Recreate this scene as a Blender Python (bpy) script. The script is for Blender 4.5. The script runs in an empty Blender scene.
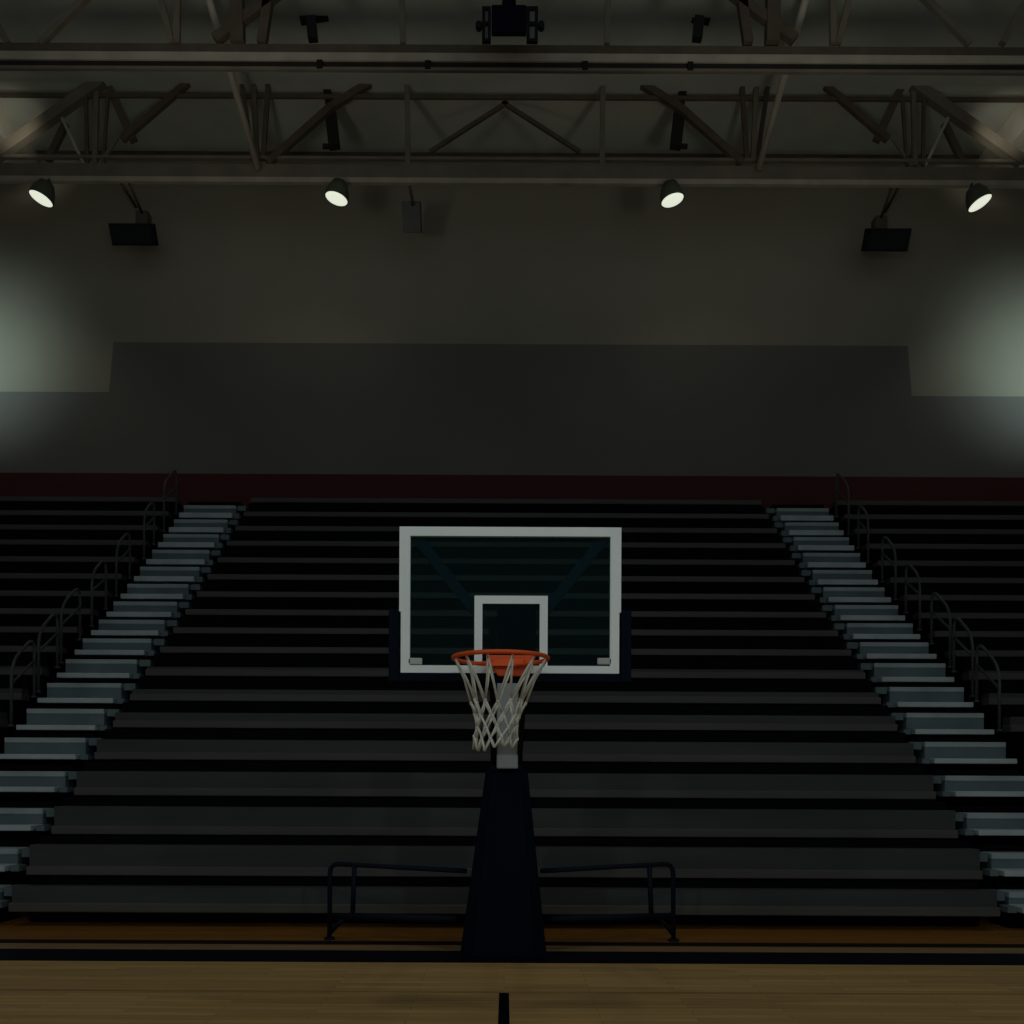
import bpy, bmesh, math, random
from mathutils import Vector, Matrix
random.seed(7)
S = bpy.context.scene
C = S.collection
# ---------------------------------------------------------------- camera model
F, HZ, VX, CAMZ, A = 900.0, 781.0, 505.0, 2.08, 0.0048

def P(px, py, d):
    """a measured point of the photograph at depth d -> a point of the hall"""
    u, v = px - VX, py - HZ
    u, v = u + A * v, v - A * u
    return Vector((u * d / F, d, CAMZ - v * d / F))

cam = bpy.data.objects.new('camera', bpy.data.cameras.new('camera'))
C.objects.link(cam)
cam.data.sensor_width = 36.0
cam.data.lens = 36.0 * F / 1024
cam.data.shift_x = (512 - VX) / 1024
cam.data.shift_y = (HZ - 512) / 1024
cam.data.clip_end = 200
r, up, vw = Vector((math.cos(A), 0, math.sin(A))), Vector((-math.sin(A), 0, math.cos(A))), Vector((0, 1, 0))
M = Matrix.Identity(4)
for i in range(3):
    M[i][0], M[i][1], M[i][2] = r[i], up[i], -vw[i]
M[2][3] = CAMZ
cam.matrix_world = M
S.camera = cam
S.view_settings.view_transform = 'Standard'
S.view_settings.look = 'None'
S.cycles.use_denoising = True

# ---------------------------------------------------------------- materials
def mat(name, col, rough=0.6, metal=0.0, var=0.12, scale=3.0, stretch=(1, 1, 1), bump=0.0, spec=0.3):
    m = bpy.data.materials.new(name); m.use_nodes = True
    n, l = m.node_tree.nodes, m.node_tree.links
    b = n['Principled BSDF']
    b.inputs['Roughness'].default_value = rough
    b.inputs['Metallic'].default_value = metal
    b.inputs['Specular IOR Level'].default_value = spec
    tc = n.new('ShaderNodeTexCoord'); mp = n.new('ShaderNodeMapping'); nz = n.new('ShaderNodeTexNoise')
    mp.inputs['Scale'].default_value = stretch
    nz.inputs['Scale'].default_value = scale; nz.inputs['Detail'].default_value = 4
    rp = n.new('ShaderNodeValToRGB')
    c = Vector(col)
    rp.color_ramp.elements[0].position = 0.3; rp.color_ramp.elements[1].position = 0.7
    rp.color_ramp.elements[0].color = (*(c * (1 - var)), 1); rp.color_ramp.elements[1].color = (*(c * (1 + var)), 1)
    l.new(tc.outputs['Object'], mp.inputs['Vector']); l.new(mp.outputs['Vector'], nz.inputs['Vector'])
    l.new(nz.outputs['Fac'], rp.inputs['Fac']); l.new(rp.outputs['Color'], b.inputs['Base Color'])
    if bump:
        bp = n.new('ShaderNodeBump'); bp.inputs['Strength'].default_value = bump
        l.new(nz.outputs['Fac'], bp.inputs['Height']); l.new(bp.outputs['Normal'], b.inputs['Normal'])
    return m

def wood(name, col, var=0.14, rough=0.4):
    """maple strip floor: thin boards running along x"""
    m = bpy.data.materials.new(name); m.use_nodes = True
    n, l = m.node_tree.nodes, m.node_tree.links
    b = n['Principled BSDF']; b.inputs['Roughness'].default_value = rough
    b.inputs['Specular IOR Level'].default_value = 0.15
    tc = n.new('ShaderNodeTexCoord')
    br = n.new('ShaderNodeTexBrick')
    c = Vector(col)
    br.inputs['Color1'].default_value = (*(c * (1 - var)), 1); br.inputs['Color2'].default_value = (*(c * (1 + var)), 1)
    br.inputs['Mortar'].default_value = (*(c * 0.72), 1)
    br.inputs['Scale'].default_value = 1.0
    br.inputs['Brick Width'].default_value = 1.7; br.inputs['Row Height'].default_value = 0.12
    br.inputs['Mortar Size'].default_value = 0.006
    mp = n.new('ShaderNodeMapping'); mp.inputs['Scale'].default_value = (0.4, 9, 1)
    nz = n.new('ShaderNodeTexNoise'); nz.inputs['Scale'].default_value = 2.0; nz.inputs['Detail'].default_value = 5
    mx = n.new('ShaderNodeMixRGB'); mx.blend_type = 'MULTIPLY'; mx.inputs['Fac'].default_value = 0.5
    rp = n.new('ShaderNodeValToRGB')
    rp.color_ramp.elements[0].position = 0.3; rp.color_ramp.elements[0].color = (0.7, 0.66, 0.6, 1)
    rp.color_ramp.elements[1].position = 0.7; rp.color_ramp.elements[1].color = (1.2, 1.2, 1.2, 1)
    l.new(tc.outputs['Object'], br.inputs['Vector']); l.new(tc.outputs['Object'], mp.inputs['Vector'])
    l.new(mp.outputs['Vector'], nz.inputs['Vector']); l.new(nz.outputs['Fac'], rp.inputs['Fac'])
    l.new(br.outputs['Color'], mx.inputs['Color1']); l.new(rp.outputs['Color'], mx.inputs['Color2'])
    l.new(mx.outputs['Color'], b.inputs['Base Color'])
    return m

def glow(name, col, strength):
    m = bpy.data.materials.new(name); m.use_nodes = True
    n, l = m.node_tree.nodes, m.node_tree.links
    b = n['Principled BSDF']
    b.inputs['Base Color'].default_value = (*col, 1)
    b.inputs['Emission Color'].default_value = (*col, 1)
    b.inputs['Emission Strength'].default_value = strength
    return m

def glass(name, tint):
    m = bpy.data.materials.new(name); m.use_nodes = True
    n, l = m.node_tree.nodes, m.node_tree.links
    n.remove(n['Principled BSDF'])
    t = n.new('ShaderNodeBsdfTransparent'); t.inputs['Color'].default_value = (*tint, 1)
    g = n.new('ShaderNodeBsdfGlossy'); g.inputs['Roughness'].default_value = 0.08
    d = n.new('ShaderNodeBsdfDiffuse'); d.inputs['Color'].default_value = (0.006, 0.02, 0.02, 1)
    ad = n.new('ShaderNodeMixShader'); ad.inputs['Fac'].default_value = 0.25
    fr = n.new('ShaderNodeFresnel'); fr.inputs['IOR'].default_value = 1.1
    mx = n.new('ShaderNodeMixShader')
    l.new(t.outputs[0], ad.inputs[1]); l.new(d.outputs[0], ad.inputs[2])
    l.new(fr.outputs[0], mx.inputs['Fac']); l.new(ad.outputs[0], mx.inputs[1]); l.new(g.outputs[0], mx.inputs[2])
    l.new(mx.outputs[0], n['Material Output'].inputs['Surface'])
    return m

def decking(name, col):
    """ribbed roof deck: ribs running along the hall"""
    m = mat(name, col, 0.7, var=0.15, scale=0.4)
    n, l = m.node_tree.nodes, m.node_tree.links
    tc = n.new('ShaderNodeTexCoord'); wv = n.new('ShaderNodeTexWave')
    wv.wave_type = 'BANDS'; wv.bands_direction = 'X'; wv.inputs['Scale'].default_value = 1.2
    bp = n.new('ShaderNodeBump'); bp.inputs['Strength'].default_value = 0.25
    l.new(tc.outputs['Object'], wv.inputs['Vector']); l.new(wv.outputs['Fac'], bp.inputs['Height'])
    l.new(bp.outputs['Normal'], n['Principled BSDF'].inputs['Normal'])
    return m

m_cream = mat('cream wall paint', (0.335, 0.31, 0.245), 0.8, var=0.04, scale=0.5)
m_grey = mat('charcoal wall paint', (0.178, 0.166, 0.152), 0.8, var=0.04, scale=0.5)
m_red = mat('maroon wall paint', (0.085, 0.016, 0.020), 0.7, var=0.1, scale=0.8)
m_deck = decking('roof deck', (0.60, 0.62, 0.56))
m_soffit = mat('pale soffit', (0.78, 0.73, 0.61), 0.8, var=0.05)
m_floor = wood('maple court floor', (0.56, 0.375, 0.155))
m_apron = wood('orange brown apron floor', (0.27, 0.125, 0.028))  # darker orange-brown boards behind the baseline
m_tan = wood('thin tan boards', (0.33, 0.22, 0.11))
m_paint = mat('navy floor paint', (0.005, 0.006, 0.013), 0.5, var=0.1, spec=0.04)
m_brown = mat('brown floor line', (0.018, 0.012, 0.008), 0.5, var=0.1, spec=0.04)
m_faint = mat('worn floor line', (0.40, 0.25, 0.095), 0.5, var=0.2, scale=2, stretch=(.4, 6, 1))
m_steel = mat('tan painted steel', (0.21, 0.185, 0.14), 0.55, var=0.15, scale=1.5)
m_steel_lit = mat('steel flange with baked light', (0.47, 0.43, 0.35), 0.5, var=0.15, scale=1.5)  # tan steel made paler: light on the flanges is put into the colour
m_brace_pale = mat('pale brace tube', (0.58, 0.53, 0.44), 0.5, var=0.1, scale=1.5)
m_steel_dark = mat('dark brown steel', (0.125, 0.10, 0.075), 0.6, var=0.15)
m_hang = mat('blackened steel', (0.035, 0.032, 0.026), 0.7, var=0.1, spec=0.05)
m_black = mat('black steel', (0.010, 0.010, 0.012), 0.6, var=0.1)
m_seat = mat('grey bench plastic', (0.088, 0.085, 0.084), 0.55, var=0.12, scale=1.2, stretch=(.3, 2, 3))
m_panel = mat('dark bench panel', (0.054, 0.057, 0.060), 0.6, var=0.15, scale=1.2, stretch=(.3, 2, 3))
m_under = mat('footwell deck with baked shade', (0.0045, 0.005, 0.008), 0.9, var=0.1, spec=0.04)  # dark deck, with the shade of the gaps put into its colour
m_nose = mat('pale step nosing', (0.47, 0.55, 0.58), 0.5, var=0.14, scale=1.6)
m_tread = mat('blue grey step face', (0.125, 0.175, 0.19), 0.6, var=0.15, scale=1.6)
m_rail = mat('grey rail tube', (0.075, 0.082, 0.092), 0.45, var=0.1)
m_navy = mat('navy padding', (0.004, 0.007, 0.014), 0.8, var=0.08, spec=0.04)
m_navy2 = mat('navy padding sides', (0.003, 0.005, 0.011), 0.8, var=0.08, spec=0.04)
m_navytube = mat('navy tube', (0.010, 0.014, 0.026), 0.4, var=0.08, spec=0.04)
m_brace = mat('dark blue brace steel', (0.022, 0.035, 0.062), 0.5, var=0.1)
m_mast = mat('grey arm steel', (0.29, 0.325, 0.335), 0.45, var=0.06)
m_mast_dark = mat('dark mast steel', (0.013, 0.016, 0.024), 0.5, var=0.08, spec=0.04)
m_white = mat('white board paint', (0.80, 0.87, 0.85), 0.5, var=0.05, scale=2)
m_orange = mat('orange rim paint', (0.74, 0.10, 0.018), 0.45, var=0.08)
m_net = mat('off white net cord', (0.62, 0.62, 0.54), 0.8, var=0.15, scale=12)
m_glass = glass('tinted backboard glass', (0.74, 0.92, 0.92))
m_clip = mat('pale clip', (0.45, 0.47, 0.45), 0.5)
m_lens = glow('lit lamp lens', (0.86, 0.90, 0.74), 0.85)
m_housing = mat('olive lamp housing', (0.11, 0.12, 0.085), 0.5)
m_speaker = mat('black speaker cabinet', (0.017, 0.019, 0.022), 0.6, spec=0.04)
m_grille = mat('speaker grille', (0.022, 0.025, 0.028), 0.8, spec=0.04)
m_whitebox = mat('pale grey box', (0.13, 0.13, 0.12), 0.6)
m_unit = mat('midnight blue unit', (0.008, 0.009, 0.022), 0.5, spec=0.04)
m_unitgrey = mat('grey unit insert', (0.22, 0.22, 0.22), 0.5)

# ---------------------------------------------------------------- mesh helpers
class MB:
    def __init__(s):
        s.bm = bmesh.new()
    def quad(s, pts, mi=0):
        f = s.bm.faces.new([s.bm.verts.new(p) for p in pts]); f.material_index = mi; return s
    def hexa(s, p, mi=0):
        """p: 4 bottom points, 4 top points, both counter-clockwise from above"""
        v = [s.bm.verts.new(q) for q in p]
        for idx in ((3, 2, 1, 0), (4, 5, 6, 7), (0, 1, 5, 4), (1, 2, 6, 5), (2, 3, 7, 6), (3, 0, 4, 7)):
            s.bm.faces.new([v[k] for k in idx]).material_index = mi
        return s
    def box(s, x0, x1, y0, y1, z0, z1, mi=0):
        return s.hexa([(x0, y0, z0), (x1, y0, z0), (x1, y1, z0), (x0, y1, z0),
                       (x0, y0, z1), (x1, y0, z1), (x1, y1, z1), (x0, y1, z1)], mi)
    def beam(s, a, b, w, h=None, ref=(0, 1, 0)):
        """square bar from a to b"""
        a, b = Vector(a), Vector(b); h = h or w
        t = (b - a).normalized(); n = Vector(ref)
        if abs(n.dot(t)) > .95: n = Vector((1, 0, 0))
        u = t.cross(n).normalized(); n = u.cross(t).normalized()
        q = []
        for e in (a, b):
            for su, sn in ((-1, -1), (1, -1), (1, 1), (-1, 1)):
                q.append(e + u * su * w / 2 + n * sn * h / 2)
        return s.hexa(q)
    def tube(s, pts, r, seg=8, closed=False):
        pts = [Vector(p) for p in pts]; n = len(pts); rings = []
        prev = None
        for i, p in enumerate(pts):
            if closed: t = (pts[(i + 1) % n] - pts[i - 1])
            else: t = pts[min(i + 1, n - 1)] - pts[max(i - 1, 0)]
            t.normalize()
            if prev is None:
                ref = Vector((0, 0, 1)) if abs(t.z) < .9 else Vector((1, 0, 0))
                u = t.cross(ref).normalized()
            else:
                u = (prev - t * prev.dot(t)).normalized()
            prev = u; w = t.cross(u)
            rings.append([s.bm.verts.new(p + (u * math.cos(k * 2 * math.pi / seg) + w * math.sin(k * 2 * math.pi / seg)) * r) for k in range(seg)])
        m = n if closed else n - 1
        for i in range(m):
            a, b = rings[i], rings[(i + 1) % n]
            for k in range(seg):
                f = s.bm.faces.new((a[k], a[(k + 1) % seg], b[(k + 1) % seg], b[k])); f.smooth = True
        if not closed:
            s.bm.faces.new(rings[0][::-1]); s.bm.faces.new(rings[-1])
        return s
    def lathe(s, prof, axis_o, axis, seg=24, cap0=True, cap1=True):
        o, t = Vector(axis_o), Vector(axis).normalized()
        ref = Vector((1, 0, 0)) if abs(t.x) < .8 else Vector((0, 1, 0))
        u = t.cross(ref).normalized(); w = t.cross(u); rings = []
        for rr, h in prof:
            rings.append([s.bm.verts.new(o + t * h + (u * math.cos(k * 2 * math.pi / seg) + w * math.sin(k * 2 * math.pi / seg)) * rr) for k in range(seg)])
        for a, b in zip(rings, rings[1:]):
            for k in range(seg):
                f = s.bm.faces.new((a[k], a[(k + 1) % seg], b[(k + 1) % seg], b[k])); f.smooth = True
        if cap0: s.bm.faces.new(rings[0][::-1])
        if cap1: s.bm.faces.new(rings[-1])
        return s
    def bevel(s, off, seg=2):
        bmesh.ops.bevel(s.bm, geom=list(s.bm.edges), offset=off, segments=seg, affect='EDGES', profile=0.5)
        return s
    def build(s, name, mats, parent=None):
        bmesh.ops.recalc_face_normals(s.bm, faces=s.bm.faces)
        me = bpy.data.meshes.new(name); s.bm.to_mesh(me); s.bm.free()
        for m in (mats if isinstance(mats, (list, tuple)) else [mats]): me.materials.append(m)
        o = bpy.data.objects.new(name, me); C.objects.link(o)
        if parent is not None:
            o.parent = parent
            w = parent
            off = Vector((0, 0, 0))
            while w is not None:
                off += w.location; w = w.parent
            me.transform(Matrix.Translation(-off))      # mesh was written in hall coordinates
        return o

def thing(name, label, cat, loc=(0, 0, 0), group=None):
    o = bpy.data.objects.new(name, None); C.objects.link(o)
    o.location = loc; o.empty_display_size = .2
    o['label'] = label; o['category'] = cat
    if group: o['group'] = group
    return o

def structure(o):
    o['kind'] = 'structure'; return o

def smooth_path(pts, rad, n=5):
    """polyline with rounded corners"""
    pts = [Vector(p) for p in pts]; out = [pts[0]]
    for a, b, c in zip(pts, pts[1:], pts[2:]):
        d1, d2 = (a - b), (c - b)
        rr = min(rad, d1.length * .45, d2.length * .45)
        p0, p1 = b + d1.normalized() * rr, b + d2.normalized() * rr
        for k in range(n + 1):
            t = k / n
            out.append(p0 * (1 - t) ** 2 + b * 2 * t * (1 - t) + p1 * t * t)
    out.append(pts[-1]); return out

# ---------------------------------------------------------------- the hall
WALL, XW, CEIL = 25.8, 17.0, 20.02
FRONT = -8.0
def fz(y, d): return CAMZ + (HZ - y) * d / F       # height seen on image row y at depth d
def fd(y): return F * CAMZ / (y - HZ)              # depth of the floor on image row y

b = MB()
strips = [(FRONT, fd(963), 0), (fd(963), fd(951), 1), (fd(951), fd(945.5), 2), (fd(945.5), fd(941.5), 3), (fd(941.5), fd(936), 2 + 2), (fd(936), WALL, 4)]
for y0, y1, mi in strips:
    b.quad([(-XW, y0, 0), (XW, y0, 0), (XW, y1, 0), (-XW, y1, 0)], mi)
ys = fd(993)
b.quad([(-.055, 3.0, .002), (.055, 3.0, .002), (.048, ys, .002), (-.048, ys, .002)], 1)          # navy line up the court
b.quad([(-XW, ys, .002), (XW, ys, .002), (XW, ys + .07, .002), (-XW, ys + .07, .002)], 5)        # worn cross line
structure(b.build('floor', [m_floor, m_paint, m_tan, m_brown, m_apron, m_faint]))

zr, zl, zt = fz(475, WALL), fz(394, WALL), fz(344, WALL)
xa, xb, xc, xd = [1.057 * q for q in (-10.68, 10.87, -10.79, 10.98)]
b = MB()
b.quad([(-XW, WALL, 0), (XW, WALL, 0), (XW, WALL, zr), (-XW, WALL, zr)], 2)
b.quad([(-XW, WALL, zr), (XW, WALL, zr), (XW, WALL, zl), (-XW, WALL, zl)], 1)
b.quad([(-XW, WALL, zl), (xc, WALL, zl), (xa, WALL, zt), (-XW, WALL, zt)], 0)
b.quad([(xc, WALL, zl), (xd, WALL, zl), (xb, WALL, zt), (xa, WALL, zt)], 1)
b.quad([(xd, WALL, zl), (XW, WALL, zl), (XW, WALL, zt), (xb, WALL, zt)], 0)
b.quad([(-XW, WALL, zt), (XW, WALL, zt), (XW, WALL, CEIL), (-XW, WALL, CEIL)], 0)
structure(b.build('wall_back', [m_cream, m_grey, m_red]))
for nm, x in (('wall_left', -XW), ('wall_right', XW)):
    b = MB(); b.quad([(x, FRONT, 0), (x, WALL, 0), (x, WALL, CEIL), (x, FRONT, CEIL)])
    structure(b.build(nm, m_cream))
b = MB(); b.quad([(-XW, FRONT, CEIL), (XW, FRONT, CEIL), (XW, WALL, CEIL), (-XW, WALL, CEIL)])
structure(b.build('ceiling', m_deck))
# pale soffits where the roof meets the side walls, and the cornice along the back wall
for k, sx in ((1, -1), (2, 1)):
    b = MB(); x0, x1 = sorted((sx * 13.48, sx * 16.98))
    b.box(x0, x1, 21.2, WALL - .01, 19.2, CEIL - .01)
    structure(b.build('trim_%d' % k, m_soffit))
b = MB()
b.box(-13.45, 13.45, WALL - .10, WALL - .005, fz(159, WALL), fz(155, WALL))
b.box(-13.45, 13.45, WALL - .16, WALL - .005, fz(153, WALL), fz(150, WALL))
structure(b.build('trim_3', m_steel_dark))

# ---------------------------------------------------------------- roof trusses
TY = {1: 19.25, 2: 23.25}
def truss_point(px, py, k): return P(px, py, TY[k])
def ux(px, y): return P(px, y, 1).x    # tangent
rear = thing('roof_truss', 'tan steel roof truss nearer the back wall, its bottom beam just above the lit floodlights', 'roof truss', (0, 23.25, 17.6), 'roof trusses')
d = TY[2]
b = MB(); b.box(-16.9, 16.9, d - .04, d + .04, fz(180, d), fz(166, d)); b.box(-16.9, 16.9, d - .05, d + .05, fz(161, d), fz(158, d))
bc = b.build('bottom_chord', m_steel, rear)
b = MB(); b.box(-16.9, 16.9, d - .06, d + .06, fz(184.5, d), fz(179.5, d)); b.build('flange', m_steel_lit, bc)
b = MB(); b.box(-13.4, 13.4, d - .03, d + .03, fz(99.5, d), fz(95.5, d)); b.build('top_chord', m_steel_dark, rear)
def web(root, name, a, c, d, w, m, dy=0.0):
    p, q = P(*a, d), P(*c, d); p.y += dy; q.y += dy
    bb = MB(); bb.beam(p, q, w, w * .8); bb.build(name, m, root)
for sgn in (0, 1):
    X = (lambda x: 1010 - x) if sgn else (lambda x: x)
    web(rear, 'diagonal', (X(-12), 162), (X(112), 74), d, .26, m_steel)
    web(rear, 'diagonal', (X(85), 166), (X(62), 118), d, .07, m_steel_lit)
    web(rear, 'diagonal', (X(98), 166), (X(118), 138), d, .07, m_steel)
    web(rear, 'diagonal', (X(122), 140), (X(196), 76), d, .16, m_steel_dark)
    web(rear, 'diagonal', (X(132), 138), (X(108), 86), d, .20, m_steel_dark, .1)
    web(rear, 'diagonal', (X(268), 163), (X(330), 108), d, .18, m_steel_dark)
    web(rear, 'diagonal', (X(330), 108), (X(378), 78), d, .18, m_steel_dark)
    web(rear, 'diagonal', (X(430), 152), (X(508), 102), d, .10, m_steel_dark)
    web(rear, 'vertical', (X(87), 166), (X(86), 92), d, .09, m_steel_dark)
    web(rear, 'vertical', (X(95), 166), (X(97), 92), d, .12, m_steel)
    web(rear, 'vertical', (X(103), 166), (X(108), 96), d, .08, m_steel_dark)
    web(rear, 'vertical', (X(253), 160), (X(240), 72), d, .11, m_steel_dark)
    web(rear, 'vertical', (X(257), 160), (X(253), 72), d, .13, m_steel)
    web(rear, 'vertical', (X(263), 160), (X(269), 72), d, .12, m_steel_dark)
    web(rear, 'vertical', (X(408), 168), (X(407), 72), d, .13, m_steel)
    web(rear, 'hanger', (X(324), 74), (X(329), 105), d, .2, m_hang, .2)
    web(rear, 'hanger', (X(329), 105), (X(333), 142), d, .28, m_hang, .2)
    web(rear, 'gusset_plate', (X(321), 141), (X(337), 141), d, .10, m_hang, .2)
    web(rear, 'diagonal', (X(44), 156), (X(62), 118), d, .16, m_steel_dark, .2)
web(rear, 'vertical', (509, 86), (509, 66), d, .17, m_black)

front = thing('roof_truss', 'tan steel roof truss nearer the camera, its long beam crossing below the navy hanging unit', 'roof truss', (0, 19.25, 17.6), 'roof trusses')
d = TY[1]
b = MB(); b.box(-16.9, 16.9, d - .03, d + .03, fz(55, d), fz(46, d)); b.box(-16.9, 16.9, d - .01, d + .03, fz(69, d), fz(61, d), 1)
bc = b.build('bottom_chord', [m_steel_dark, m_hang], front)
b = MB(); b.box(-16.9, 16.9, d - .05, d + .05, fz(63, d), fz(55, d)); b.build('flange', m_steel_lit, bc)
b = MB(); b.box(-16.9, 16.9, d - .04, d + .04, fz(72, d), fz(69, d)); b.build('flange', m_steel, bc)
b = MB(); b.box(-16.9, 16.9, d - .1, d + .1, CEIL - .25, CEIL - .02); b.build('top_chord', m_steel, front)
for x in (428, 585, 320, 690):
    b = MB(); q = P(x, 63, d); b.box(q.x - .06, q.x + .06, d - .07, d + .04, fz(71, d), fz(63, d)); b.build('splice_plate', m_black, bc)
for sgn in (0, 1):
    X = (lambda x: 1010 - x) if sgn else (lambda x: x)
    web(front, 'diagonal', (X(172), 44), (X(150), -45), d, .13, m_steel)
    web(front, 'vertical', (X(177), 44), (X(178), -45), d, .13, m_steel)
    web(front, 'diagonal', (X(40), 44), (X(128), -45), d, .14, m_steel)
    web(front, 'diagonal', (X(8), 44), (X(-42), -45), d, .14, m_steel)
    web(front, 'vertical', (X(238), 44), (X(236), -45), d, .28, m_steel_dark)
    web(front, 'vertical', (X(262), 44), (X(275), -45), d, .2, m_steel_dark)
    web(front, 'diagonal', (X(215), 40), (X(330), -45), d, .2, m_steel_dark)
    web(front, 'vertical', (X(403), 44), (X(401), -45), d, .12, m_steel)
    web(front, 'vertical', (X(313), 40), (X(311), 18), d, .2, m_black)
# purlin along the roof between the trusses and the slanting bars from it
for k, (a, c, lab) in enumerate((((300, 19), (402, 2), 'dark slanting roof bar left of the navy hanging unit'),
                                 ((710, 19), (606, 2), 'dark slanting roof bar right of the navy hanging unit'))):
    b = MB(); b.beam(P(*a, 21.2), P(*c, 21.2), .20, .16)
    o = b.build('roof_bar', m_hang); o['label'] = lab; o['category'] = 'roof bar'; o['group'] = 'slanting roof bars'
# sway braces falling from the near truss to the far one
for lab, pts in (('pale tube brace slanting down to the beam above the left inner floodlight', [(196, -45, 19.4), (258, 168, 23.1)]),
                 ('pale tube brace slanting down to the beam above the right inner floodlight', [(818, -45, 19.4), (759, 168, 23.1)])):
    b = MB(); b.tube([P(*pts[0]), P(*pts[1])], .085, 10)
    o = b.build('sway_brace', m_brace_pale); o['label'] = lab; o['category'] = 'roof brace'; o['group'] = 'sway braces'

# ---------------------------------------------------------------- floodlights
def floodlight(px, py, nrm, label, energy):
    d = 23.0
    c = P(px, py, d); n = Vector(nrm).normalized()
    t = thing('floodlight', label, 'floodlight', c, 'floodlights under the rear roof beam')
    R = .295
    MB().lathe([(R * .25, -.46), (R * .62, -.42), (R * .92, -.22), (R * 1.04, -.03), (R * 1.04, .015), (R * .97, .015), (R * .97, -.01)], c, n, 28).build('housing', m_housing, t)
    MB().lathe([(R * .96, .0), (R * .6, .025), (R * .05, .03)], c, n, 28).build('lens', m_lens, t)
    top = Vector((c.x - n.x * .3, 23.25, fz(181, 23.25)))
    MB().tube([c - n * .40, (c - n * .40 + top) / 2 + Vector((0, .03, .02)), top], .045, 8).build('bracket', m_steel_dark, t)
    L = bpy.data.lights.new('floodlight_lamp', 'SPOT'); L.energy = energy; L.color = (.95, 1, .86)
    L.spot_size = math.radians(140); L.spot_blend = .8; L.shadow_soft_size = .2
    lo = bpy.data.objects.new('floodlight_lamp', L); C.objects.link(lo)
    lo.location = c + n * .12; lo.rotation_euler = n.to_track_quat('-Z', 'Y').to_euler()
floodlight(41, 198.5, (-.30, -.10, -.95), 'lit round floodlight farthest left under the roof beam', 60)
floodlight(336.5, 198.5, (-.20, -.02, -.97), 'lit round floodlight left of centre, between a black speaker and the small grey box', 22)
floodlight(672.5, 200, (.20, -.02, -.97), 'lit round floodlight right of centre under the roof beam', 22)
floodlight(980, 203, (.36, -.12, -.93), 'lit round floodlight farthest right under the roof beam', 60)

# ---------------------------------------------------------------- speakers and hung boxes
def tilted_box(t, name, m, c, w, h, dp, tilt, bev=.02, face=None):
    """box whose front looks down at the court; the front centre is at c"""
    o = MB().box(c.x - w / 2, c.x + w / 2, c.y, c.y + dp, c.z - h / 2, c.z + h / 2).bevel(bev).build(name, m, t)
    o.rotation_euler = (tilt, 0, 0)
    if face:
        g = MB().box(c.x - w / 2 + .05, c.x + w / 2 - .05, c.y - .015, c.y + .001, c.z - h / 2 + .05, c.z + h / 2 - .05).build('grille', face, t)
        g.rotation_euler = (tilt, 0, 0)
    return o
def speaker(x0, x1, y0, y1, label, br):
    d = 24.2
    c = P((x0 + x1) / 2, (y0 + y1) / 2, d); k = d / F
    t = thing('speaker', label, 'speaker', c, 'black wall speakers')
    tilted_box(t, 'cabinet', m_speaker, c, (x1 - x0) * k, (y1 - y0) * k * .83, .5, math.radians(31), .02, m_grille)
    bk = MB()
    for a, e in br:
        bk.tube([P(a[0], a[1], 23.27), P(e[0], e[1], 24.5)], .04, 8)
    e = br[-1][1]; z = P(e[0], e[1], 24.5)
    bk.box(z.x - .16, z.x + .16, 24.4, 24.7, c.z + .1, z.z + .06)
    bk.build('bracket', m_steel_dark, t)
speaker(110, 151, 223, 246, 'black box speaker hung left of centre, beneath the roof beam by the leftmost floodlight', [((121, 183), (136, 207)), ((129, 183), (143, 215))])
speaker(869, 910, 228, 252, 'black box speaker hung on the right, beneath the roof beam by the rightmost floodlight', [((900, 184), (885, 212)), ((893, 184), (880, 220))])

c = P(411.5, 217, 24.2); k = 24.2 / F
t = thing('hanging_box', 'small upright pale grey box on the back wall right of the left inner floodlight', 'wall box', c)
tilted_box(t, 'case', m_whitebox, c, 18 * k, 32 * k * .83, .4, math.radians(31))
z = P(409, 183, 23.27)
MB().tube([Vector((z.x, 23.27, z.z + .03)), Vector((z.x + .03, 23.85, z.z - .1)), Vector((c.x, 24.45, c.z + .35))], .04, 8).build('bracket', m_steel_dark, t)

d = 18.2
c = P(509, 20, d)
t = thing('ceiling_unit', 'midnight blue box hung from the roof at top centre between two looped side brackets', 'ceiling equipment', (c.x, d, c.z))
p, q = P(491.5, 33, d), P(526.5, 6, d)
MB().box(p.x, q.x, d - .04, d + .10, p.z, q.z).bevel(.025).build('body', m_unit, t)
st = P(509, 0, d)
MB().box(st.x - .14, st.x + .14, d - .02, d + .08, q.z, CEIL).build('stem', m_unit, t)
for x0, x1, kx, sgn in ((482, 491, 476, -1), (526.5, 538, 543, 1)):
    a, e = P(x0, 42, d), P(x1, 7, d)
    w = .06
    bk = MB()
    bk.box(a.x, a.x + w, d - .02, d + .06, a.z, e.z); bk.box(e.x - w, e.x, d - .02, d + .06, a.z, e.z)
    bk.box(a.x + w, e.x - w, d - .02, d + .06, a.z, a.z + .06); bk.box(a.x + w, e.x - w, d - .02, d + .06, e.z - .06, e.z)
    m_ = (a.z + e.z) / 2 - .02
    bk.box(a.x + w, e.x - w, d - .02, d + .06, m_, m_ + .07)
    loop = bk.build('side_bracket', m_black, t)
    MB().box(a.x + w, e.x - w, d + .03, d + .05, a.z + .05, e.z - .05).build('insert', m_unitgrey, loop)
    k0 = P((x0 if sgn < 0 else x1), 25, d)
    MB().lathe([(.05, 0), (.09, .03), (.09, .10), (.05, .13)], k0 + Vector((0, .03, 0)), (sgn, 0, 0), 12).build('knob', m_black, loop)

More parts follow.
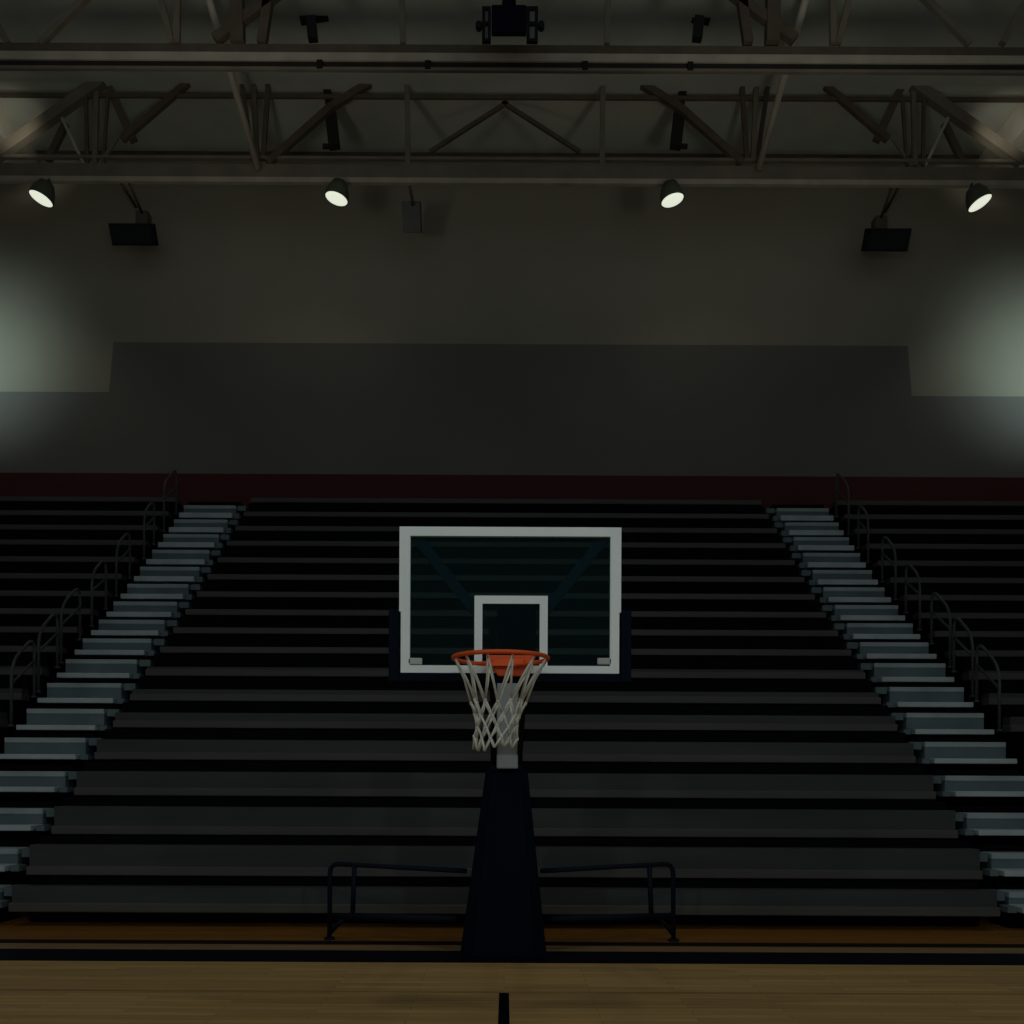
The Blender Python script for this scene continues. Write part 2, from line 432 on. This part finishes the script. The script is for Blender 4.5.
# ---------------------------------------------------------------- bleachers
YB = [914.5, 877.5, 836.5, 797.5, 761.5, 729.5, 702.5, 677.5, 654.5, 635, 616.5, 598.5, 581, 564, 547, 532, 517.5, 503.5]
BH = [25, 30, 28, 24.5, 20.5, 15.5, 12, 9.5, 8, 6.6, 6.2, 6, 5.8, 5.6, 5.4, 5.2, 5, 4.8]
NR, D0, DR = 18, 12.35, .715
dep = [D0 + DR * i for i in range(NR)]
dep[0] = 12.6
ZB = [CAMZ + (HZ - YB[i]) * dep[i] / F for i in range(NR)]
def zrow(t):
    t = max(0, min(NR - 1.001, t)); i = int(t); f = t - i
    return ZB[i] * (1 - f) + ZB[i + 1] * f

def bleacher(label, x0, x1, x0b=None, x1b=None):
    t = thing('bleacher_bank', label, 'bleachers', ((x0 + x1) / 2, D0, 0), 'bleacher banks')
    for i in range(NR):
        y, z = dep[i], ZB[i]
        h = BH[i] * y / F
        hb = min(h, .13)
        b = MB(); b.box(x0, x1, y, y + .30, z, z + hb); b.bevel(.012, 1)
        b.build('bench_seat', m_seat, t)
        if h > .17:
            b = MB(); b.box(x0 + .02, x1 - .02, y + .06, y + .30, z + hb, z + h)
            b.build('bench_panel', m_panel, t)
        zn = ZB[i + 1] if i < NR - 1 else z + .15
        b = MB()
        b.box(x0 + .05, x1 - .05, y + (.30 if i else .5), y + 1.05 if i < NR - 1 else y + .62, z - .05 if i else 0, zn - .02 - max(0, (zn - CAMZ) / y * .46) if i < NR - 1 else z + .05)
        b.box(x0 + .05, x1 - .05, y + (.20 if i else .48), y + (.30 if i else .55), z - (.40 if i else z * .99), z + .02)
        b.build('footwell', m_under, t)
    return t
XI, XS0, XS1 = 6.95, 7.25, 8.65
bleacher('wide central bank of dark grey bleacher benches behind the basketball hoop', -XI, XI)
bleacher('bank of dark bleacher benches left of the left aisle stairs', -15.6, -8.95)
bleacher('bank of dark bleacher benches right of the right aisle stairs', 8.95, 15.6)

def stairs(label, s):
    xs = sorted((s * XS0, s * XS1)); xe = sorted((s * (XI + .04), s * (XS0 - .05))); xf = sorted((s * (XI + .12), s * (XS0 - .05)))
    t = thing('aisle_stairs', label, 'stairs', (s * 8, D0, 0), 'aisle stairs')
    for i in range(NR):
        y, z = dep[i] - .02, ZB[i] + .02
        off = .03 if i <= 3 else (-.07 if i >= 5 else -.02)
        lip = max(.085, 5.2 * y / F)
        if i < NR - 1:
            rise = ZB[i + 1] - ZB[i]
            zh = z + rise * .62
            b = MB(); b.box(*xs, y, y + .4, z + off, z + off + lip); b.bevel(.01, 1)
            st = b.build('step', m_nose, t)                                    # deck nosing
            b = MB(); b.box(*xf, y + .06, y + .3, z + off, z + off + lip); b.build('step_end', m_tread, st)
            b = MB(); b.box(xs[0], xs[1], y + .36, y + .72, z + lip * .5, zh - .09)
            hs = b.build('half_step', m_tread, t)
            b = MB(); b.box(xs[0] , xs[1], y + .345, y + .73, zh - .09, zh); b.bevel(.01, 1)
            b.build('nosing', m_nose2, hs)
            b = MB(); b.box(*xe, y + .37, y + .7, zh - .13, zh); b.build('step_end', m_tread, hs)
            b = MB(); b.box(xs[0], xs[1], y + .66, y + .92, z - .3, z + rise - .12 if i < NR - 2 else zh - .1)
            b.build('riser', m_under, t)
        else:
            b = MB(); b.box(*xs, y, WALL - .02, z - .1, z - .02); b.build('landing', m_under, t)
    b = MB(); b.box(xs[0], xs[1], D0 + .6, D0 + .9, 0, ZB[0] + .05); b.build('riser', m_under, t)
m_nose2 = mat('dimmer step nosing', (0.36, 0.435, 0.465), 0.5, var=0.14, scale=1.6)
stairs('flight of pale blue grey aisle steps left of the central bleachers', -1)
stairs('flight of pale blue grey aisle steps right of the central bleachers', 1)
# back edge of the topmost landing is the wall itself

# handrails beside the aisles
units = [(5.02, 6.1, 1), (6.3, 7.3, 1), (7.5, 8.6, 1), (9.33, 10.26, 1), (11.0, 12.0, 1), (13.15, 14.0, 1), (14.9, 16.1, 1.08)]
for s, side, ends in ((-1, 'left', units), (1, 'right', units)):
    od = ['lowest', 'second from the bottom', 'third from the bottom', 'fourth from the bottom', 'third from the top', 'second from the top', 'topmost']
    for (ta, tb, hh), word in zip(ends, od):
        x = s * 8.75
        ya, yb = D0 + DR * ta, D0 + DR * tb
        za, zb = zrow(ta), zrow(tb)
        h = 1.15 * hh
        t = thing('handrail', 'grey tube handrail loop beside the %s aisle stairs, %s' % (side, word), 'handrail', (x, ya, za), 'aisle handrails')
        pa, pb = Vector((x, ya, za)), Vector((x, yb, zb))
        U = Vector((0, 0, 1))
        path = smooth_path([pa + U * .02, pa + U * h, pb + U * h, pb + U * .02], .32)
        k = len(path) // 2
        MB().tube(path, .028, 8).build('top_rail', m_rail, t)
        MB().tube(smooth_path([pa + U * (h * .52), pa + U * (h * .66), pb + U * (h * .60)], .2), .024, 8).build('mid_rail', m_rail, t)
        for q in (pa, pb):
            MB().lathe([(.055, 0), (.055, .03)], q, (0, 0, 1), 12).build('foot_plate', m_rail, t)

# ---------------------------------------------------------------- basketball hoop
BD = 7.44
hoop = thing('basketball_hoop', 'portable basketball hoop with glass backboard, orange rim and navy padded base', 'basketball hoop', (0, 10.9, 0))
# glass backboard
q0, q1 = P(401, 673, BD), P(619.3, 528.5, BD)
cx = (q0.x + q1.x) / 2; hw = (q1.x - q0.x) / 2; z0, z1 = q0.z, q1.z
x0, x1 = cx - hw, cx + hw
fw = .075
board = MB().box(x0 + fw * .5, x1 - fw * .5, BD - .012, BD + .012, z0 + .03, z1 - .03).build('backboard', m_glass, hoop)
b = MB()
yf0, yf1 = BD - .03, BD + .03
b.box(x0, x0 + fw, yf0, yf1, z0, z1); b.box(x1 - fw, x1, yf0, yf1, z0, z1)
b.box(x0 + fw, x1 - fw, yf0, yf1, z1 - fw, z1); b.box(x0 + fw, x1 - fw, yf0, yf1, z0, z0 + fw * .82)
zc = P(399, 612, BD).z
b.box(x0 - .014, x0, yf0, yf1, zc, z1); b.box(x1, x1 + .014, yf0, yf1, zc, z1)
b.build('border_frame', m_white, board)
s0, s1 = P(474.3, 655, BD), P(547.7, 596.3, BD); s0.z = P(510, 668, BD).z
sw = .066
b = MB(); ya, yb_ = BD - .018, BD - .0125
b.box(s0.x, s0.x + sw, ya, yb_, s0.z, s1.z); b.box(s1.x - sw, s1.x, ya, yb_, s0.z, s1.z); b.box(s0.x + sw, s1.x - sw, ya, yb_, s1.z - sw, s1.z)
b.build('target_square', m_white, board)
pz = P(399, 610, BD).z
b = MB()
b.box(x0 - .10, x0 - .016, BD - .04, BD + .06, z0 - .075, pz); b.box(x1 + .016, x1 + .10, BD - .04, BD + .06, z0 - .075, pz)
b.box(x0 - .016, x1 + .016, BD - .04, BD + .06, z0 - .075, z0 - .002)
b.bevel(.012, 2); b.build('edge_padding', m_navy, board)
for xx, sg in ((408, 1), (597, 1)):
    a = P(xx, 662.5, BD)
    b = MB(); b.box(a.x, a.x + .12, BD - .03, BD - .013, a.z - .02, a.z + .035); b.bevel(.008); b.build('corner_clip', m_clip, board)
# rim
RD, RR = 6.97, .366
rc = P(500.6, 658.3, RD)
rim = MB().tube([(rc.x + RR * math.cos(a), RD + RR * math.sin(a), rc.z) for a in [k * 2 * math.pi / 64 for k in range(64)]], .017, 10, True).build('rim', m_orange, hoop)
bx = P(510, 660, 7.38).x
b = MB()
zb0, zb1 = P(510, 676, 7.36).z, P(510, 655, 7.36).z
b.hexa([(bx - .10, 7.36, zb0), (bx + .10, 7.36, zb0), (bx + .10, 7.425, zb0), (bx - .10, 7.425, zb0),
        (bx - .20, 7.36, zb1), (bx + .20, 7.36, zb1), (bx + .20, 7.425, zb1), (bx - .20, 7.425, zb1)])
b.bevel(.01); b.build('mounting_plate', m_orange, rim)
b = MB()
for sx in (-1, 1):
    b.beam((bx + sx * .14, 7.37, zb1 - .05), (rc.x + sx * .24, RD + .26, rc.z - .012), .05, .02, (0, 0, 1))
b.quad([(bx - .12, 7.36, zb1 - .035), (bx + .12, 7.36, zb1 - .035), (rc.x + .16, RD + .33, rc.z - .015), (rc.x - .16, RD + .33, rc.z - .015)])
b.build('support_strut', m_orange, rim)
hk = MB()
NH = 12
for k in range(NH):
    a = 2 * math.pi * (k + .5) / NH
    p_ = Vector((rc.x + RR * math.cos(a), RD + RR * math.sin(a), rc.z))
    hk.tube([p_ + Vector((0, 0, -.015)), p_ + Vector((-.012 * math.cos(a), -.012 * math.sin(a), -.045)), p_ + Vector((-.03 * math.cos(a), -.03 * math.sin(a), -.03))], .006, 6)
hk.build('net_hook', m_orange, rim)
# net: rings of knots, drifting to the left as it falls
rings = [(657.3 + 3, 500.6, 46.5, 1.0), (702, 498, 26, .95), (715, 497.5, 23, .95), (727, 497, 21.5, .95), (738, 496, 21, .95), (748, 494.5, 20, .95)]
def knot(r_, k):
    py, px, rad, sq = rings[r_]
    c_ = P(px, py, RD); R_ = rad * RD / F
    a = 2 * math.pi * (k + .5 + (.5 if r_ % 2 else 0)) / NH
    w = 1 + .07 * math.sin(k * 2.3 + r_ * 1.7) * (r_ > 0)
    dz = .012 * math.sin(k * 1.9 + r_ * 2.1) * (r_ > 0)
    if r_ == len(rings) - 1: dz += .02 * math.cos(a - .4)
    return Vector((c_.x + R_ * w * math.cos(a), RD + R_ * w * math.sin(a), c_.z + dz))
nb = MB()
for r_ in range(len(rings) - 1):
    for k in range(NH):
        p_ = knot(r_, k)
        for k2 in ((k, k - 1) if r_ % 2 == 0 else (k, k + 1)):
            q_ = knot(r_ + 1, k2 % NH)
            mid = p_ * .55 + q_ * .45
            ctr = Vector(((P(rings[r_][1], rings[r_][0], RD).x), RD, mid.z))
            mid += (ctr - mid) * (.05 if r_ == 0 else .02)
            nb.tube([p_, mid, q_], .0095 if r_ else .0085, 6)
        if r_:
            nb.lathe([(.004, -.016), (.013, -.008), (.013, .008), (.004, .016)], p_, (0, 0, 1), 6)
nb.build('net', m_net, hoop)
# post, arms and base
zt_ = P(508, 642, 7.55).z
topc = Vector((cx, 7.56, zt_)); px0 = P(506.5, 768, 10.4)
pm = P(507.5, 730, 10.3); b = MB(); b.box(pm.x - .122, pm.x + .122, 10.3, 10.48, P(507, 768.5, 10.3).z, P(507, 660, 10.3).z); b.bevel(.01, 1)
b.build('post', m_mast, hoop)
b = MB(); b.beam(Vector((px0.x, 10.75, 1.6)), Vector((cx, 7.95, zt_ + .05)), .37, .16, (0, 0, 1)) if False else b.box(px0.x - .19, px0.x + .19, 10.62, 10.85, 1.2, P(507, 655, 10.6).z)
b.build('mast', m_mast_dark, hoop)
b = MB(); b.beam(Vector((px0.x - .15, 10.7, 2.3)), Vector((cx - .15, 7.7, zt_ + .12)), .06, .12); b.beam(Vector((px0.x + .15, 10.7, 2.3)), Vector((cx + .15, 7.7, zt_ + .12)), .06, .12)
b.build('parallel_arm', m_mast_dark, hoop)
b = MB(); a0, a1 = P(497, 652, 7.5), P(536, 597, 7.5); b.box(a0.x, a1.x, 7.475, 7.72, a0.z, a1.z); b.bevel(.015)
b.build('arm_head', m_navy, hoop)
for sx in (-1, 1):
    b = MB(); b.beam((cx + sx * .22, 7.62, P(510, 622, 7.6).z), (cx + sx * .80, 7.50, P(510, 535, 7.5).z), .085, .05)
    b.build('board_brace', m_brace, hoop)
b = MB()
fb, ft, zt2 = 10.60, 10.45, P(507, 769.5, 10.45).z
bl, br_, tl, tr = P(459.5, 957, fb).x, P(547, 957, fb).x, P(486, 770, ft).x, P(527.5, 770, ft).x
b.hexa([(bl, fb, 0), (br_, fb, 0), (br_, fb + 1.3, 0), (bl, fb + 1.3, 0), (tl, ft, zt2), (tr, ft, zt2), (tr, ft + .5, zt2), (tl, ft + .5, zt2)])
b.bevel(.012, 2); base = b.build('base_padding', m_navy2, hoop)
b = MB()
e = .985
def lerp(a, c, k): return a + (c - a) * k
i0, i1, j0, j1 = lerp(bl, br_, .14), lerp(bl, br_, .86), lerp(tl, tr, .14), lerp(tr, tl, .14)
b.hexa([(i0, fb - .02, .004), (i1, fb - .02, .004), (i1, fb + .02, .004), (i0, fb + .02, .004), (j0, ft - .025, zt2 - .04), (j1, ft - .025, zt2 - .04), (j1, ft + .02, zt2 - .04), (j0, ft + .02, zt2 - .04)])
b.bevel(.012, 2); b.build('front_pad', m_navy, base)

# barrier rails either side of the base
for s, lab, gx in ((-1, 'dark navy tube barrier left of the hoop base', 330), (1, 'dark navy tube barrier right of the hoop base', 673)):
    X = (lambda x: x) if s < 0 else (lambda x: 1003 - x)
    de = 11.75
    foot = P(X(329.5), 942, de); foot.z = 0
    top = P(X(330), 863.5, de)
    inn = P(X(466) + (4 if s > 0 else 0), 871, 10.95)
    t = thing('barrier_rail', lab, 'barrier', foot, 'barriers beside the hoop')
    elbow = P(X(336), 863, de)
    MB().tube(smooth_path([foot, top, inn], .14), .031, 10).build('top_rail', m_navytube, t)
    lo_o = Vector((foot.x, de, P(X(330), 916, de).z)); lo_i = P(X(457.5) + (4 if s > 0 else 0), 919, 10.97)
    MB().tube([lo_o, lo_i], .045, 8).build('lower_rail', m_navytube, t)
    k = .19
    up0 = lerp(top, inn, k); up1 = lerp(lo_o, lo_i, k)
    MB().tube([up0, up1], .032, 8).build('upright', m_navytube, t)
    fo = P(X(349), 930, 11.95)
    MB().tube([lo_o + Vector((-s * .05, .02, 0)), Vector((lo_o.x - s * .22, de + .12, .17))] if False else [lerp(lo_o, lo_i, .13), lerp(lo_o, foot, .75)], .03, 8).build('corner_brace', m_navytube, t)
    MB().lathe([(.07, 0), (.07, .03)], foot, (0, 0, 1), 12).build('foot', m_navytube, t)

# ---------------------------------------------------------------- light
w = bpy.data.worlds.new('world'); S.world = w; w.use_nodes = True
w.node_tree.nodes['Background'].inputs['Color'].default_value = (.80, .93, 1.0, 1)
w.node_tree.nodes['Background'].inputs['Strength'].default_value = .26
def spot(loc, target, energy, col, size=120, blend=.9, soft=.5):
    L = bpy.data.lights.new('unseen_spot', 'SPOT'); L.energy = energy; L.color = col
    L.spot_size = math.radians(size); L.spot_blend = blend; L.shadow_soft_size = soft
    o = bpy.data.objects.new('unseen_spot', L); C.objects.link(o); o.location = loc
    o.rotation_euler = (Vector(target) - Vector(loc)).to_track_quat('-Z', 'Y').to_euler()
for x in (-7, 0, 7):
    spot((x, 3, 18.2), (x, 6, 0), 380, (1, .93, .78), 110)  # unseen overhead spots added to light the court and benches
for s in (-1, 1):
    spot((s * 6.5, -3, 7), (0, 7.6, 3.3), 360, (.93, 1, 1), 24, .8, .3)                  # added front fill that brightens the hoop, no fixtures modelled
    spot((s * 16.2, 22.2, 13.7), (s * 15.5, 25.8, 14.0), 340, (.74, 1.0, 1.0), 88, 1.0, .3)
    spot((s * 11.8, 21.6, 18.0), (s * 13.45, 24.5, 19.45), 75, (1, .95, .80), 48, 1.0, .2)  # unseen spot added to brighten the soffit face
    spot((s * 6, 15, 12), (s * 6, 22.5, 20), 150, (1, .96, .84), 90, 1.0, .6)  # added weak uplight to brighten the roof deck, unseen source
